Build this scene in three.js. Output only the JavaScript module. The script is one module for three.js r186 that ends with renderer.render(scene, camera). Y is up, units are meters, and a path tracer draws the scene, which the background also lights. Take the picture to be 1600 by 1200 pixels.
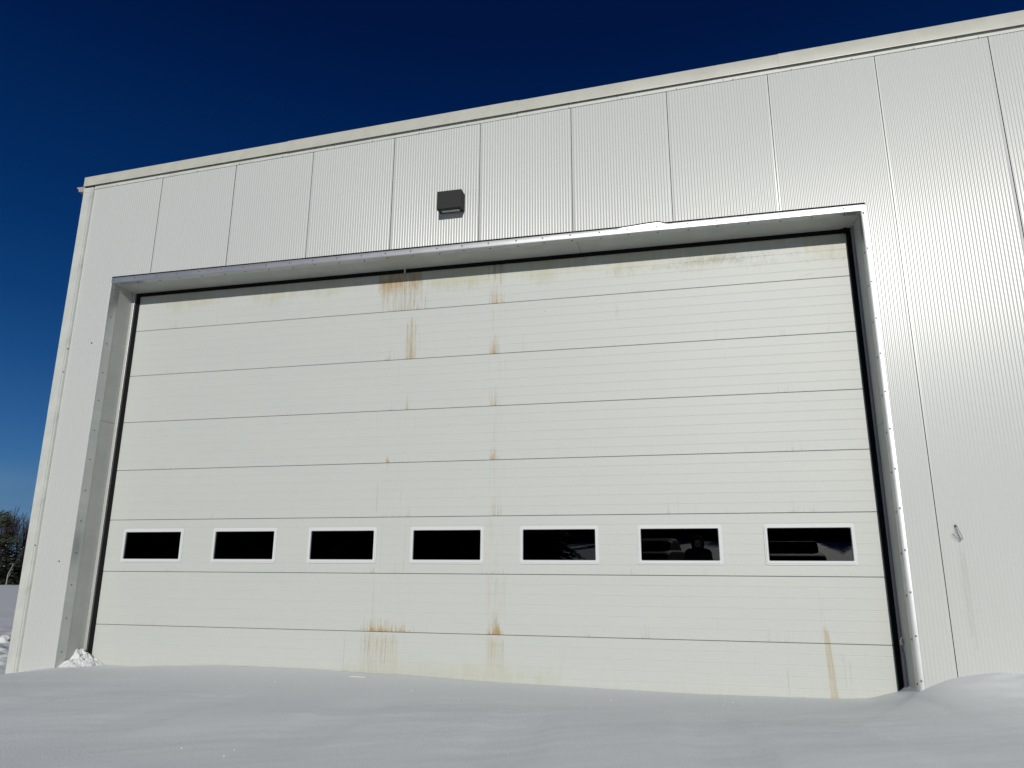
import * as THREE from 'three';
import { mergeGeometries, toCreasedNormals, mergeVertices } from 'three/addons/utils/BufferGeometryUtils.js';
import { RoundedBoxGeometry } from 'three/addons/geometries/RoundedBoxGeometry.js';
import { ImprovedNoise } from 'three/addons/math/ImprovedNoise.js';
import { MarchingCubes } from 'three/addons/objects/MarchingCubes.js';

// ------------------------------------------------------------------ camera, sky, sun, exposure
const scene = new THREE.Scene();
const camera = new THREE.PerspectiveCamera(55.647, 4 / 3, 0.05, 4000);
camera.rotation.order = 'YXZ';
camera.position.set(7.442, 1.283, 7.228);
camera.rotation.set(0.2462, 0.2326, 0.0052);

const renderer = new THREE.WebGLRenderer({ antialias: true });
renderer.toneMapping = THREE.LinearToneMapping;
renderer.toneMappingExposure = 1.0;
renderer.shadowMap.enabled = true;

const SUN_AZ = 10.3 * Math.PI / 180, SUN_EL = 20.0 * Math.PI / 180;
const sunDir = new THREE.Vector3(Math.sin(SUN_AZ) * Math.cos(SUN_EL), Math.sin(SUN_EL), Math.cos(SUN_AZ) * Math.cos(SUN_EL));
const sun = new THREE.DirectionalLight(new THREE.Color().setRGB(1.0, 0.955, 0.875), 3.2);
sun.position.copy(sunDir).multiplyScalar(80).add(new THREE.Vector3(5, 0, 0));
sun.target.position.set(5, 0, 0);
sun.castShadow = true;
sun.shadow.mapSize.set(4096, 4096);
Object.assign(sun.shadow.camera, { left: -40, right: 40, top: 40, bottom: -40, near: 1, far: 220 });
scene.add(sun, sun.target);

{ // clear winter sky: a colour per elevation, brighter around the sun
  const srgb = (c) => c.map((v) => v <= 10 ? v / 255 / 12.92 : Math.pow((v / 255 + 0.055) / 1.055, 2.4));
  const stops = [[-90, [70, 95, 125]], [-6, [92, 128, 162]], [0, [98, 136, 168]], [4, [82, 121, 157]], [6.5, [60, 108, 156]], [9.4, [44, 92, 146]], [13.7, [26, 74, 130]], [18, [14, 60, 114]],
    [22, [7, 50, 103]], [26, [4, 42, 93]], [34.6, [1, 28, 74]], [40, [1, 21, 62]], [60, [1, 18, 54]], [90, [1, 16, 50]]].map(([e, c]) => [e, srgb(c)]);
  const W = 512, H = 256, d = new Float32Array(W * H * 4), v = new THREE.Vector3(), n = new ImprovedNoise();
  for (let j = 0; j < H; j++) for (let i = 0; i < W; i++) {
    const el = ((j + 0.5) / H - 0.5) * Math.PI, az = ((i + 0.5) / W - 0.5) * 2 * Math.PI, e = el * 180 / Math.PI;
    v.set(Math.cos(az) * Math.cos(el), Math.sin(el), Math.sin(az) * Math.cos(el));
    let k = 0; while (k < stops.length - 2 && e > stops[k + 1][0]) k++;
    const t = Math.min(1, Math.max(0, (e - stops[k][0]) / (stops[k + 1][0] - stops[k][0])));
    const toSun = Math.max(0, v.dot(sunDir)), glow = 1 + 0.25 * Math.pow(toSun, 4) + 4 * Math.pow(toSun, 40);
    // thin low cloud streaks near the horizon
    const st = Math.max(0, n.noise(v.x * 4 + 3, e * 0.9, v.z * 4) - 0.05) * Math.exp(-Math.pow((e - 3.6) / 1.6, 2));
    for (let c = 0; c < 3; c++) d[(j * W + i) * 4 + c] = (stops[k][1][c] * (1 - t) + stops[k + 1][1][c] * t) * glow + st * [0.16, 0.14, 0.12][c];
    d[(j * W + i) * 4 + 3] = 1;
  }
  const sky = new THREE.DataTexture(d, W, H, THREE.RGBAFormat, THREE.FloatType);
  sky.mapping = THREE.EquirectangularReflectionMapping;
  sky.magFilter = sky.minFilter = THREE.LinearFilter; sky.needsUpdate = true;
  scene.background = sky; scene.environment = sky;
}

// ------------------------------------------------------------------ helpers
let seed = 12345;
const rnd = () => { seed |= 0; seed = seed + 0x6D2B79F5 | 0; let t = Math.imul(seed ^ seed >>> 15, 1 | seed); t = t + Math.imul(t ^ t >>> 7, 61 | t) ^ t; return ((t ^ t >>> 14) >>> 0) / 4294967296; };
const rr = (a, b) => a + (b - a) * rnd();
const gauss = () => (rnd() + rnd() + rnd() - 1.5) / 0.9;
const clamp = (v, a = 0, b = 1) => Math.min(b, Math.max(a, v));
const smooth = (a, b, v) => { const t = clamp((v - a) / (b - a)); return t * t * (3 - 2 * t); };
const noise = new ImprovedNoise();
const N = (x, y, z = 0) => noise.noise(x + 31.7, y + 17.3, z + 5.1);
const used = {};
function numbered(name) { used[name] = (used[name] ?? -1) + 1; return used[name] ? `${name}_${String(used[name]).padStart(3, '0')}` : name; }
function tag(o, label, category, group) { Object.assign(o.userData, { label, category }); if (group) o.userData.group = group; return o; }
function thing(name, label, category, pos = [0, 0, 0], turn = 0, group) {
  const g = new THREE.Group(); g.name = numbered(name); g.position.set(...pos); g.rotation.y = turn; scene.add(g); return tag(g, label, category, group);
}
function part(name, geo, mat, parent) {
  const m = new THREE.Mesh(Array.isArray(geo) ? mergeGeometries(geo.map((g) => g.index ? g.toNonIndexed() : g)) : geo, mat);
  m.name = name; m.castShadow = m.receiveShadow = true; parent.add(m); return m;
}
function sub(name, parent) { const g = new THREE.Group(); g.name = name; parent.add(g); return g; }
function box(x0, x1, y0, y1, z0, z1, r = 0) {
  const w = x1 - x0, h = y1 - y0, d = z1 - z0;
  const g = r ? new RoundedBoxGeometry(w, h, d, 2, r) : new THREE.BoxGeometry(w, h, d);
  g.translate((x0 + x1) / 2, (y0 + y1) / 2, (z0 + z1) / 2);
  const p = g.attributes.position, n = g.attributes.normal, uv = g.attributes.uv; // uv in metres
  for (let i = 0; i < p.count; i++) {
    const ax = Math.abs(n.getX(i)), ay = Math.abs(n.getY(i)), az = Math.abs(n.getZ(i));
    if (az >= ax && az >= ay) uv.setXY(i, p.getX(i), p.getY(i)); else if (ax >= ay) uv.setXY(i, p.getZ(i), p.getY(i)); else uv.setXY(i, p.getX(i), p.getZ(i));
  }
  return g;
}
// grid sheet from a function (i, j) -> [x, y, z, u, v]
function sheet(nx, ny, fn, flip) {
  const pos = [], uv = [], idx = [];
  for (let j = 0; j <= ny; j++) for (let i = 0; i <= nx; i++) { const p = fn(i, j); pos.push(p[0], p[1], p[2]); uv.push(p[3] ?? p[0], p[4] ?? p[1]); }
  for (let j = 0; j < ny; j++) for (let i = 0; i < nx; i++) {
    const a = j * (nx + 1) + i, b = a + 1, c = a + nx + 1, d = c + 1;
    if (flip) idx.push(a, c, b, b, c, d); else idx.push(a, b, c, b, d, c);
  }
  const g = new THREE.BufferGeometry();
  g.setAttribute('position', new THREE.Float32BufferAttribute(pos, 3)); g.setAttribute('uv', new THREE.Float32BufferAttribute(uv, 2)); g.setIndex(idx); g.computeVertexNormals(); return g;
}
function tube(pts, r, seg = 6, closed = false) { return new THREE.TubeGeometry(new THREE.CatmullRomCurve3(pts.map((p) => new THREE.Vector3(...p)), closed, 'catmullrom', 0.2), pts.length * 6, r, seg, closed); }
// tapered limb without end caps
function limb(a, b, ra, rb, seg = 5) {
  const d = new THREE.Vector3().subVectors(b, a), L = d.length();
  const g = new THREE.CylinderGeometry(rb, ra, L, seg, 1, true); g.translate(0, L / 2, 0);
  g.applyQuaternion(new THREE.Quaternion().setFromUnitVectors(new THREE.Vector3(0, 1, 0), d.normalize())); g.translate(a.x, a.y, a.z); return g;
}

// ------------------------------------------------------------------ measured sizes
const P = 1.0668, DOOR_Z = -0.416, DL = 0.59, DR = 9.24, DT = 4.765, SEC = 0.6035;
const OL = 0.517, OR = 9.2915, OT = 4.745;     // opening inside the trim
const TL = 0.509, TR = 9.339, TT = 4.812;      // outside of the trim
const fasTop = (x) => 6.296 + 0.0405 * x, fasBot = (x) => 6.158 + 0.0385 * x;
const XR = 16.05;                              // right end of the front

// ------------------------------------------------------------------ materials
const TEX = (W, H, fn, srgbMap = true) => {
  const d = new Uint8Array(W * H * 4);
  for (let j = 0; j < H; j++) for (let i = 0; i < W; i++) { const c = fn(i, j); const k = (j * W + i) * 4; d[k] = c[0]; d[k + 1] = c[1]; d[k + 2] = c[2]; d[k + 3] = 255; }
  const t = new THREE.DataTexture(d, W, H, THREE.RGBAFormat);
  t.magFilter = THREE.LinearFilter; t.minFilter = THREE.LinearMipmapLinearFilter; t.generateMipmaps = true; t.wrapS = t.wrapT = THREE.RepeatWrapping;
  if (srgbMap) t.colorSpace = THREE.SRGBColorSpace; t.needsUpdate = true; return t;
};
const toS = (l) => 255 * Math.pow(clamp(l), 1 / 2.2);
const lin = (r, g, b) => new THREE.Color().setRGB(r, g, b);

// --- overhead door: white paint with rust runs, mildew and grime (u, v in metres over the door)
const DW = DR - DL, DH = 8 * SEC;
const doorMap = (() => {
  const W = 2048, H = 1160, px = W / DW, py = H / DH;
  const rust = new Float32Array(W * H), dirt = new Float32Array(W * H), yel = new Float32Array(W * H);
  const put = (A, x, y, a) => { const i = Math.round((x - DL) * px), j = Math.round(y * py); if (i >= 0 && i < W && j >= 0 && j < H) A[j * W + i] = Math.min(1.2, A[j * W + i] + a); };
  // one thin run from y0 (its foot) up to y1, strongest at the foot, broken up
  const run = (A, x, y0, y1, w, a, down = false) => {
    const n = Math.max(2, Math.ceil(Math.abs(y1 - y0) * py)), ph = rnd() * 50, drift = gauss() * 0.008;
    for (let k = 0; k <= n; k++) {
      const t = k / n, y = y0 + (y1 - y0) * t, f = (down ? 1 : 1 - 0.75 * t) * clamp(0.75 + 0.9 * N(ph, t * 6, 1)) * (t > 0.85 ? (1 - t) / 0.15 : 1);
      const xx = x + drift * t + 0.004 * N(ph + 9, t * 5, 3), h = Math.max(1, Math.round(w * px * (1 - 0.5 * t)));
      for (let q = 0; q < h; q++) put(A, xx + (q - h / 2) / px, y, a * f);
    }
  };
  const cluster = (A, xc, w, y0, L, n, a, pw = 2) => { for (let k = 0; k < n; k++) { const x = xc + gauss() * w * 0.5; run(A, x, y0, y0 + L * Math.pow(rnd(), pw) + 0.012, rr(0.002, 0.007), a * rr(0.4, 1)); } };
  const downs = (A, x0, x1, yT, yB, n, a) => { for (let k = 0; k < n; k++) { const y = yT - (yT - yB) * rnd() * 0.2; run(A, rr(x0, x1), y, y - (y - yB) * Math.pow(rnd(), 0.6), rr(0.004, 0.012), a * rr(0.3, 1), true); } };
  const J = (k) => SEC * k; // joint heights
  // top section, first rust patch and second
  downs(rust, 3.97, 4.52, 4.80, 4.42, 260, 0.22); downs(rust, 4.0, 4.28, 4.66, 4.40, 90, 0.2); downs(rust, 4.36, 4.5, 4.7, 4.42, 40, 0.22); downs(rust, 4.01, 4.53, 4.66, 4.24, 90, 0.24); cluster(rust, 4.30, 0.5, J(7), 0.36, 90, 0.32, 1.4);
  downs(dirt, 4.26, 4.42, 4.5, 4.23, 20, 0.14);
  downs(rust, 5.34, 5.53, 4.80, 4.40, 45, 0.25); cluster(rust, 5.43, 0.16, J(7), 0.30, 46, 0.38, 1.5); downs(rust, 5.6, 6.5, 4.76, 4.5, 60, 0.09);
  // second section
  cluster(rust, 4.412, 0.12, J(6), 0.52, 60, 0.3, 0.8); downs(rust, 4.355, 4.375, 4.1, J(6), 5, 0.2); downs(rust, 4.40, 4.43, 4.14, J(6), 7, 0.22); downs(rust, 4.46, 4.475, 4.1, J(6), 4, 0.2); cluster(rust, 4.13, 0.10, J(6), 0.12, 16, 0.4); run(rust, 4.155, J(6), J(6) + 0.16, 0.006, 0.6);
  cluster(rust, 5.42, 0.095, J(6), 0.29, 46, 0.42, 1.1); run(dirt, 5.40, J(6) + 0.28, J(6) + 0.46, 0.005, 0.4);
  run(dirt, 5.754, J(6), J(6) + 0.25, 0.004, 0.5); run(dirt, 4.52, J(6) + 0.1, J(6) + 0.38, 0.005, 0.4);
  // third, fourth, fifth
  cluster(rust, 4.395, 0.07, J(5), 0.21, 16, 0.38, 1.2); cluster(rust, 4.19, 0.12, J(5), 0.10, 12, 0.25); cluster(rust, 5.427, 0.10, J(5), 0.25, 26, 0.36, 1.3);
  cluster(rust, 4.192, 0.04, J(4), 0.08, 20, 0.7, 1.2); run(rust, 4.192, J(4), J(4) - 0.1, 0.006, 0.35, true); cluster(rust, 5.433, 0.09, J(4), 0.20, 30, 0.45, 1.4); run(rust, 5.437, J(4), J(4) + 0.42, 0.005, 0.35);
  run(rust, 4.085, J(3) + 0.06, J(3) + 0.40, 0.006, 0.5); run(dirt, 4.09, J(3) + 0.1, J(3) + 0.42, 0.004, 0.45); cluster(rust, 4.46, 0.05, J(3), 0.12, 9, 0.4); run(rust, 4.368, J(3) + 0.16, J(3) + 0.43, 0.005, 0.3);
  cluster(rust, 4.2, 0.5, J(3), 0.05, 26, 0.18); cluster(rust, 5.45, 0.10, J(3), 0.36, 20, 0.24, 1.0); run(dirt, 5.515, J(3), J(3) + 0.12, 0.006, 0.5); run(dirt, 5.48, J(3), J(3) + 0.1, 0.005, 0.5);
  // window section
  cluster(rust, 4.07, 0.06, J(2), 0.10, 14, 0.45); run(rust, 4.43, J(2), J(2) + 0.2, 0.006, 0.55); run(rust, 4.34, J(2), J(2) + 0.15, 0.005, 0.4); run(dirt, 4.16, J(2), J(2) + 0.55, 0.003, 0.3); run(rust, 4.44, J(2) + 0.2, J(2) + 0.55, 0.004, 0.25);
  cluster(rust, 5.47, 0.18, J(2), 0.07, 18, 0.28); run(dirt, 5.47, J(2) + 0.1, J(2) + 0.45, 0.004, 0.2);
  // seventh and bottom
  cluster(rust, 4.26, 0.56, J(1), 0.15, 120, 0.6, 2.0); cluster(rust, 4.26, 0.6, J(1), 0.03, 90, 0.6, 1.0); cluster(rust, 4.10, 0.05, J(1), 0.12, 30, 0.8); cluster(rust, 4.205, 0.04, J(1), 0.08, 24, 0.8); cluster(rust, 4.44, 0.08, J(1), 0.08, 24, 0.6);
  run(rust, 4.10, J(1), J(2), 0.005, 0.42); run(dirt, 4.09, J(1) + 0.1, J(2) - 0.02, 0.004, 0.35); run(dirt, 4.13, J(1) + 0.1, J(1) + 0.3, 0.005, 0.3);
  cluster(rust, 5.47, 0.15, J(1), 0.26, 70, 0.5, 1.8); cluster(rust, 5.49, 0.05, J(1), 0.12, 34, 0.95, 1.2); downs(rust, 5.36, 5.60, J(2), J(1) + 0.05, 22, 0.08);
  downs(rust, 3.98, 4.36, J(1) - 0.01, 0.12, 44, 0.17); downs(yel, 3.97, 4.42, J(1) - 0.01, 0.12, 90, 0.25); run(dirt, 4.095, J(1) - 0.02, 0.14, 0.006, 0.5, true); run(rust, 4.08, J(1) - 0.01, J(1) - 0.2, 0.006, 0.5, true);
  downs(yel, 5.36, 5.56, J(1) - 0.01, 0.1, 70, 0.3); downs(rust, 5.38, 5.52, J(1), 0.2, 18, 0.1);
  for (let k = 0; k < 420; k++) { const x = rr(3.75, 6.15); if (N(x * 2.2, 5) > -0.12) run(yel, x, rr(0.22, 0.36) + 0.06 * N(x * 3, 2), 0.05, rr(0.02, 0.07), 0.045, true); }
  for (let k = 0; k < 240; k++) { const x = rr(0.6, 9.2); run(yel, x, rr(0.2, 0.3), 0.02, rr(0.02, 0.08), 0.03, true); }
  for (let k = 1; k < 8; k++) { downs(rust, 4.02, 4.52, J(k) - 0.01, J(k) - rr(0.2, 0.5), 12, 0.035); downs(rust, 5.36, 5.56, J(k) - 0.01, J(k) - rr(0.3, 0.58), 14, 0.045); cluster(rust, 5.45, 0.14, J(k), 0.3, 10, 0.14, 1.2); cluster(rust, 4.3, 0.4, J(k), 0.12, 16, 0.14); }
  // yellow-brown run at the right
  for (let k = 0; k < 46; k++) { const x = 8.66 + gauss() * 0.03; const yt = J(1) + 0.19 - Math.abs(x - 8.645) * 2.2 - rnd() * 0.06; const n = 60; for (let q = 0; q < n; q++) { const t = q / n, y = yt - (yt - 0.08) * t, xx = x + 0.035 * t * (0.6 + (x - 8.63) * 8) + 0.004 * N(k, t * 5); for (let s = -2; s < 7; s++) put(k % 5 ? yel : rust, xx + (s % 2) / px, y - s / py, 0.075 * (0.6 + N(k * 3.1, t * 4))); } }
  run(dirt, 8.63, J(1) + 0.19, J(2) - 0.05, 0.004, 0.35); run(dirt, 8.655, J(1) + 0.2, J(2) - 0.2, 0.003, 0.2);
  run(dirt, 3.79, J(1) - 0.02, 0.16, 0.006, 0.5, true); run(dirt, 8.29, 0.36, 0.12, 0.007, 0.6, true); run(dirt, 8.79, 0.5, 0.2, 0.006, 0.3, true); run(dirt, 8.84, 0.45, 0.15, 0.008, 0.3, true);
  for (const [x, k, L, n] of [[8.14, 1, 0.16, 8], [8.27, 1, 0.1, 9], [8.36, 1, 0.1, 6], [1.35, 1, 0.12, 9], [6.42, 1, 0.1, 14], [7.0, 1, 0.2, 16], [1.15, 1, 0.08, 6], [2.6, 6, 0.1, 5], [7.02, 7, 0.14, 16], [8.55, 4, 0.12, 12], [8.45, 3, 0.2, 12], [8.65, 3, 0.2, 10],
    [1.2, 7, 0.13, 14], [1.35, 6, 0.16, 8], [1.15, 6, 0.12, 8], [1.3, 4, 0.09, 10], [1.5, 2, 0.06, 9], [8.75, 7, 0.1, 6], [8.5, 6, 0.15, 8], [7.05, 5, 0.15, 6], [6.8, 6, 0.22, 4], [8.5, 5, 0.12, 12], [2.9, 5, 0.1, 5], [2.0, 3, 0.15, 5], [7.3, 3, 0.2, 7], [6.1, 3, 0.12, 7], [3.2, 2, 0.1, 4], [6.9, 2, 0.06, 8], [7.6, 2, 0.08, 5]])
    { cluster(dirt, x, 0.13, J(k), L, n, 0.4); if (x < 2) cluster(rust, x + 0.05, 0.12, J(k), L * 0.6, 3, 0.3); }
  for (let k = 0; k < 200; k++) { const x = rr(DL, DR), y = J(Math.floor(rr(0, 8))) + (rnd() < 0.7 ? 0 : rr(0, 0.5)); run(rnd() < 0.3 ? rust : dirt, x, y, y + rr(0.02, 0.22) * rnd(), 0.003, rr(0.08, 0.3)); }
  run(dirt, 6.818, 3.95, 4.14, 0.05, 0.13); for (let x = 8.78; x < 8.87; x += 0.004) put(dirt, x, 4.27 + (x - 8.78) * 0.06, 0.9);
  for (let k = 0; k < 8; k++) put(dirt, 6.005 + rr(-0.008, 0.008), 4.079 + rr(-0.008, 0.008), 0.9);
  // grime under the soffit, mildew at the right
  for (let k = 0; k < 2200; k++) { const x = rr(DL, 9.22), m = 0.5 + N(x * 1.7, 8); run(yel, x, 4.83, 4.83 - 0.2 - 0.26 * clamp(m) * rnd() - 0.07 * rnd(), rr(0.015, 0.09), 0.10 * (0.5 + clamp(m)), true); }
  for (let k = 0; k < 2600; k++) { const x = 6.6 + 2.6 * Math.pow(rnd(), 0.75), y = 4.50 + 0.13 * gauss() * (0.5 + 0.7 * N(x * 2, 4)), d = N(x * 5, y * 14, 2) + 0.25; if (d > 0) run(k % 2 ? dirt : yel, x, y, y - rr(0.01, 0.05), rr(0.006, 0.03), 0.10 * d, true); }
  for (let k = 0; k < 500; k++) { const x = 7.9 + 0.45 * gauss(), y = 4.55 + 0.05 * gauss(); run(dirt, x, y, y - rr(0.01, 0.06), 0.015, 0.10, true); }
  const grimeRow = (i, j) => N(i * 0.004, j * 0.011, 7) * 0.5 + N(i * 0.02, j * 0.03, 2) * 0.3;
  return TEX(W, H, (i, j) => {
    const k = j * W + i, x = i / px + DL, y = j / py;
    // colour loss settled along the section edges and grooves, patchy
    const g = grimeRow(i, j), fine = (N(i * 0.55, j * 0.9, 1) + N(i * 0.17, j * 0.6, 5)) * 0.012;
    let r = 0.476 + 0.018 * g + fine, gg = 0.499 + 0.014 * g + fine, b = 0.470 + 0.006 * g + fine;
    const R = 1 - Math.exp(-rust[k] * 2.6), D = 1 - Math.exp(-dirt[k] * 1.4), Y = 1 - Math.exp(-yel[k] * 1.4);
    r *= 1 - 0.13 * Y; gg *= 1 - 0.19 * Y; b *= 1 - 0.40 * Y;
    r *= 1 - 0.30 * R; gg *= 1 - 0.56 * R; b *= 1 - 0.84 * R;
    r *= 1 - 0.62 * D; gg *= 1 - 0.63 * D; b *= 1 - 0.66 * D;
    return [toS(r), toS(gg), toS(b)];
  });
})();
const fit = (t, x0, y0, w, h) => { t.repeat.set(1 / w, 1 / h); t.offset.set(-x0 / w, -y0 / h); return t; };
fit(doorMap, DL, 0, DW, DH);
// stucco-like wood grain pressed into the door skins
const grain = TEX(1024, 512, (i, j) => { const w = (a, b) => N(a, b, 3); let v = 0; for (const [fx, fy, a] of [[10, 64, 0.45], [28, 150, 0.35], [90, 250, 0.3]]) { const u = i / 1024 * fx, q = j / 512 * fy; v += a * (w(u, q) * (1 - i / 1024) + w(u - fx, q) * (i / 1024)); } const c = 128 + 150 * v; return [c, c, c]; }, false);
const grainRep = grain; grainRep.repeat.set(1 / 1.2, 1 / 0.6);
const doorPaint = new THREE.MeshStandardMaterial({ map: doorMap, roughness: 0.50, bumpMap: grainRep, bumpScale: 0.0011 });

// --- wall panels: white paint, faint dust, dirty runs below the wire and around the lamp
const WW = 16.2, WH = 7.2;
const wallMap = (() => {
  const W = 2048, H = 912, p = W / WW, dirt = new Float32Array(W * H);
  const run = (x, y0, y1, w, a) => { const n = Math.ceil((y0 - y1) * p * 1.3), ph = rnd() * 40; for (let k = 0; k <= n; k++) { const t = k / n, y = y0 - (y0 - y1) * t; for (let q = -Math.ceil(w * p); q <= Math.ceil(w * p); q++) { const xx = x + q / p + 0.006 * N(ph, t * 5), i = Math.round((xx + 0.1) * p), j = Math.round(y * p); const f = Math.max(0, 1 - Math.abs(q / p) / (w + 0.004)); if (i >= 0 && j >= 0 && i < W && j < H) dirt[j * W + i] = Math.min(1, dirt[j * W + i] + a * f * (0.7 + 0.5 * N(ph + 3, t * 9)) * (t < 0.08 ? t / 0.08 : 1)); } } };
  run(9.745, 1.50, 0.72, 0.016, 0.16); run(9.775, 1.48, 0.62, 0.018, 0.14); run(9.76, 1.4, 0.8, 0.06, 0.04); run(9.83, 1.3, 0.9, 0.04, 0.03);
  for (let k = 0; k < 16; k++) run(rr(4.84, 5.22), 5.19, 5.19 - rr(0.12, 0.36), 0.012, 0.05);
  for (let k = 0; k < 14; k++) run(rr(5.15, 5.32), 5.5, 5.5 - rr(0.2, 0.7), 0.012, 0.05);
  for (let k = 0; k < 160; k++) { const x = rr(0, 16); run(x, fasBot(x) - rr(0, 0.1), fasBot(x) - 0.1 - rr(0.1, 0.9) * rnd(), 0.012, 0.028); }
  for (let k = 0; k < 90; k++) { const x = rr(0.4, 9.5); run(x, rr(4.9, 5.8), 4.83, 0.014, 0.02); }
  return TEX(W, H, (i, j) => {
    const x = i / p, y = j / p, cl = N(x * 0.8, y * 0.6, 2) * 0.5 + N(x * 3.1, y * 1.3, 4) * 0.3, f = N(i * 0.6, j * 0.13, 6) * 0.012, D = dirt[j * W + i];
    const r = 0.490 + 0.014 * cl + f, g = 0.511 + 0.010 * cl + f, b = 0.488 + 0.004 * cl + f;
    return [toS(r * (1 - 0.5 * D)), toS(g * (1 - 0.5 * D)), toS(b * (1 - 0.52 * D))];
  });
})();
fit(wallMap, -0.1, 0, WW, WH);
const wallPaint = new THREE.MeshStandardMaterial({ map: wallMap, roughness: 0.25 });
const blotch = TEX(512, 512, (i, j) => { let v = 0; for (const [f, a] of [[4, 0.5], [11, 0.3], [37, 0.2]]) { const u = i / 512 * f, q = j / 512 * f; v += a * ((N(u, q) * (1 - i / 512) + N(u - f, q) * (i / 512)) * (1 - j / 512) + (N(u, q - f) * (1 - i / 512) + N(u - f, q - f) * (i / 512)) * (j / 512)); } const c = 232 + 28 * v; return [c, c, c * 0.995]; });
const oilcan = TEX(512, 512, (i, j) => { const f = 3, u = i / 512 * f, q = j / 512 * f; const a = i / 512, b = j / 512; const v = (N(u, q, 9) * (1 - a) + N(u - f, q, 9) * a) * (1 - b) + (N(u, q - f, 9) * (1 - a) + N(u - f, q - f, 9) * a) * b; const c = 128 + 110 * v; return [c, c, c]; }, false);
oilcan.repeat.set(1 / 1.6, 1 / 0.9);
const trimPaint = new THREE.MeshStandardMaterial({ color: lin(0.625, 0.65, 0.605), map: blotch, roughness: 0.42, bumpMap: oilcan, bumpScale: 0.004 });
const fasciaPaint = new THREE.MeshStandardMaterial({ color: lin(0.555, 0.56, 0.495), map: blotch, roughness: 0.4, bumpMap: oilcan, bumpScale: 0.006 });
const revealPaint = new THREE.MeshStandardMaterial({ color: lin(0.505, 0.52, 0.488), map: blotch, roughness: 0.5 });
const flashing = new THREE.MeshStandardMaterial({ color: lin(0.65, 0.668, 0.675), map: blotch, metalness: 0.85, roughness: 0.40 });
const bareAlu = new THREE.MeshStandardMaterial({ color: lin(0.66, 0.66, 0.64), metalness: 0.7, roughness: 0.38 });
const rubber = new THREE.MeshPhysicalMaterial({ color: lin(0.005, 0.005, 0.0055), roughness: 0.9, specularIntensity: 0.4 });
const darkGap = new THREE.MeshStandardMaterial({ color: lin(0.03, 0.03, 0.03), roughness: 0.9 });
const screwMat = new THREE.MeshStandardMaterial({ color: lin(0.16, 0.16, 0.16), metalness: 0.3, roughness: 0.5 });
const frameWhite = new THREE.MeshStandardMaterial({ color: lin(0.57, 0.59, 0.59), roughness: 0.5 });
const gasketMat = new THREE.MeshStandardMaterial({ color: lin(0.22, 0.24, 0.26), roughness: 0.5 });
const glass = new THREE.MeshPhysicalMaterial({ color: lin(0.32, 0.34, 0.36), transmission: 1, thickness: 0, roughness: 0.0, ior: 1.75, specularIntensity: 1.0, side: THREE.DoubleSide });
const inside = new THREE.MeshStandardMaterial({ color: lin(0.035, 0.036, 0.04), roughness: 0.9 });
const bronze = new THREE.MeshStandardMaterial({ color: lin(0.008, 0.008, 0.008), roughness: 0.7 });
const lampLens = new THREE.MeshStandardMaterial({ color: lin(0.45, 0.46, 0.42), roughness: 0.35 });
const bark = new THREE.MeshStandardMaterial({ color: lin(0.065, 0.055, 0.05), roughness: 0.95 });
const paleBark = new THREE.MeshStandardMaterial({ color: lin(0.30, 0.27, 0.24), roughness: 0.95 });
const twigMat = new THREE.MeshStandardMaterial({ color: lin(0.055, 0.040, 0.044), roughness: 0.95 });
const needles = new THREE.MeshStandardMaterial({ color: lin(0.028, 0.042, 0.022), roughness: 0.9, side: THREE.DoubleSide });
const pineNeedles = new THREE.MeshStandardMaterial({ color: lin(0.05, 0.06, 0.028), roughness: 0.9, side: THREE.DoubleSide });
const snowBump = TEX(1024, 1024, (i, j) => { let v = 0; const a = i / 1024, b = j / 1024; for (const [f, g, m] of [[60, 160, 0.22], [220, 300, 0.3], [470, 470, 0.4]]) { const u = a * f, q = b * g; v += m * ((N(u, q) * (1 - a) + N(u - f, q) * a) * (1 - b) + (N(u, q - g) * (1 - a) + N(u - f, q - g) * a) * b); } v += (rnd() - 0.5) * 0.25; const c = 128 + 120 * v; return [c, c, c]; }, false);
snowBump.repeat.set(1 / 1.9, 1 / 1.9);
const snow = new THREE.MeshStandardMaterial({ color: lin(0.735, 0.772, 0.785), roughness: 0.75, bumpMap: snowBump, bumpScale: 0.006 });
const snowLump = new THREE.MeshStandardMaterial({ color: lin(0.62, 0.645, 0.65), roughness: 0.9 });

// ------------------------------------------------------------------ snow-covered ground
const wallLine = [[-9, -0.05], [-2, -0.02], [-0.5, 0.05], [-0.12, 0.085], [0.05, 0.108], [0.5, 0.17], [1.1, 0.15], [1.7, 0.178], [2.4, 0.203], [3.3, 0.2], [4.3, 0.185], [5.65, 0.142], [7.5, 0.117], [8.66, 0.126], [8.95, 0.14], [9.2, 0.20], [9.32, 0.30], [9.6, 0.405], [9.82, 0.44], [10.1, 0.452], [12, 0.48], [16, 0.36], [22, 0.3]];
function footY(x) {
  if (x <= wallLine[0][0]) return wallLine[0][1];
  for (let k = 0; k < wallLine.length - 1; k++) if (x < wallLine[k + 1][0]) {
    const a = wallLine[k], b = wallLine[k + 1], t = (x - a[0]) / (b[0] - a[0]); const s = t * t * (3 - 2 * t); return a[1] + (b[1] - a[1]) * (0.5 * t + 0.5 * s);
  }
  return wallLine[wallLine.length - 1][1];
}
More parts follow.
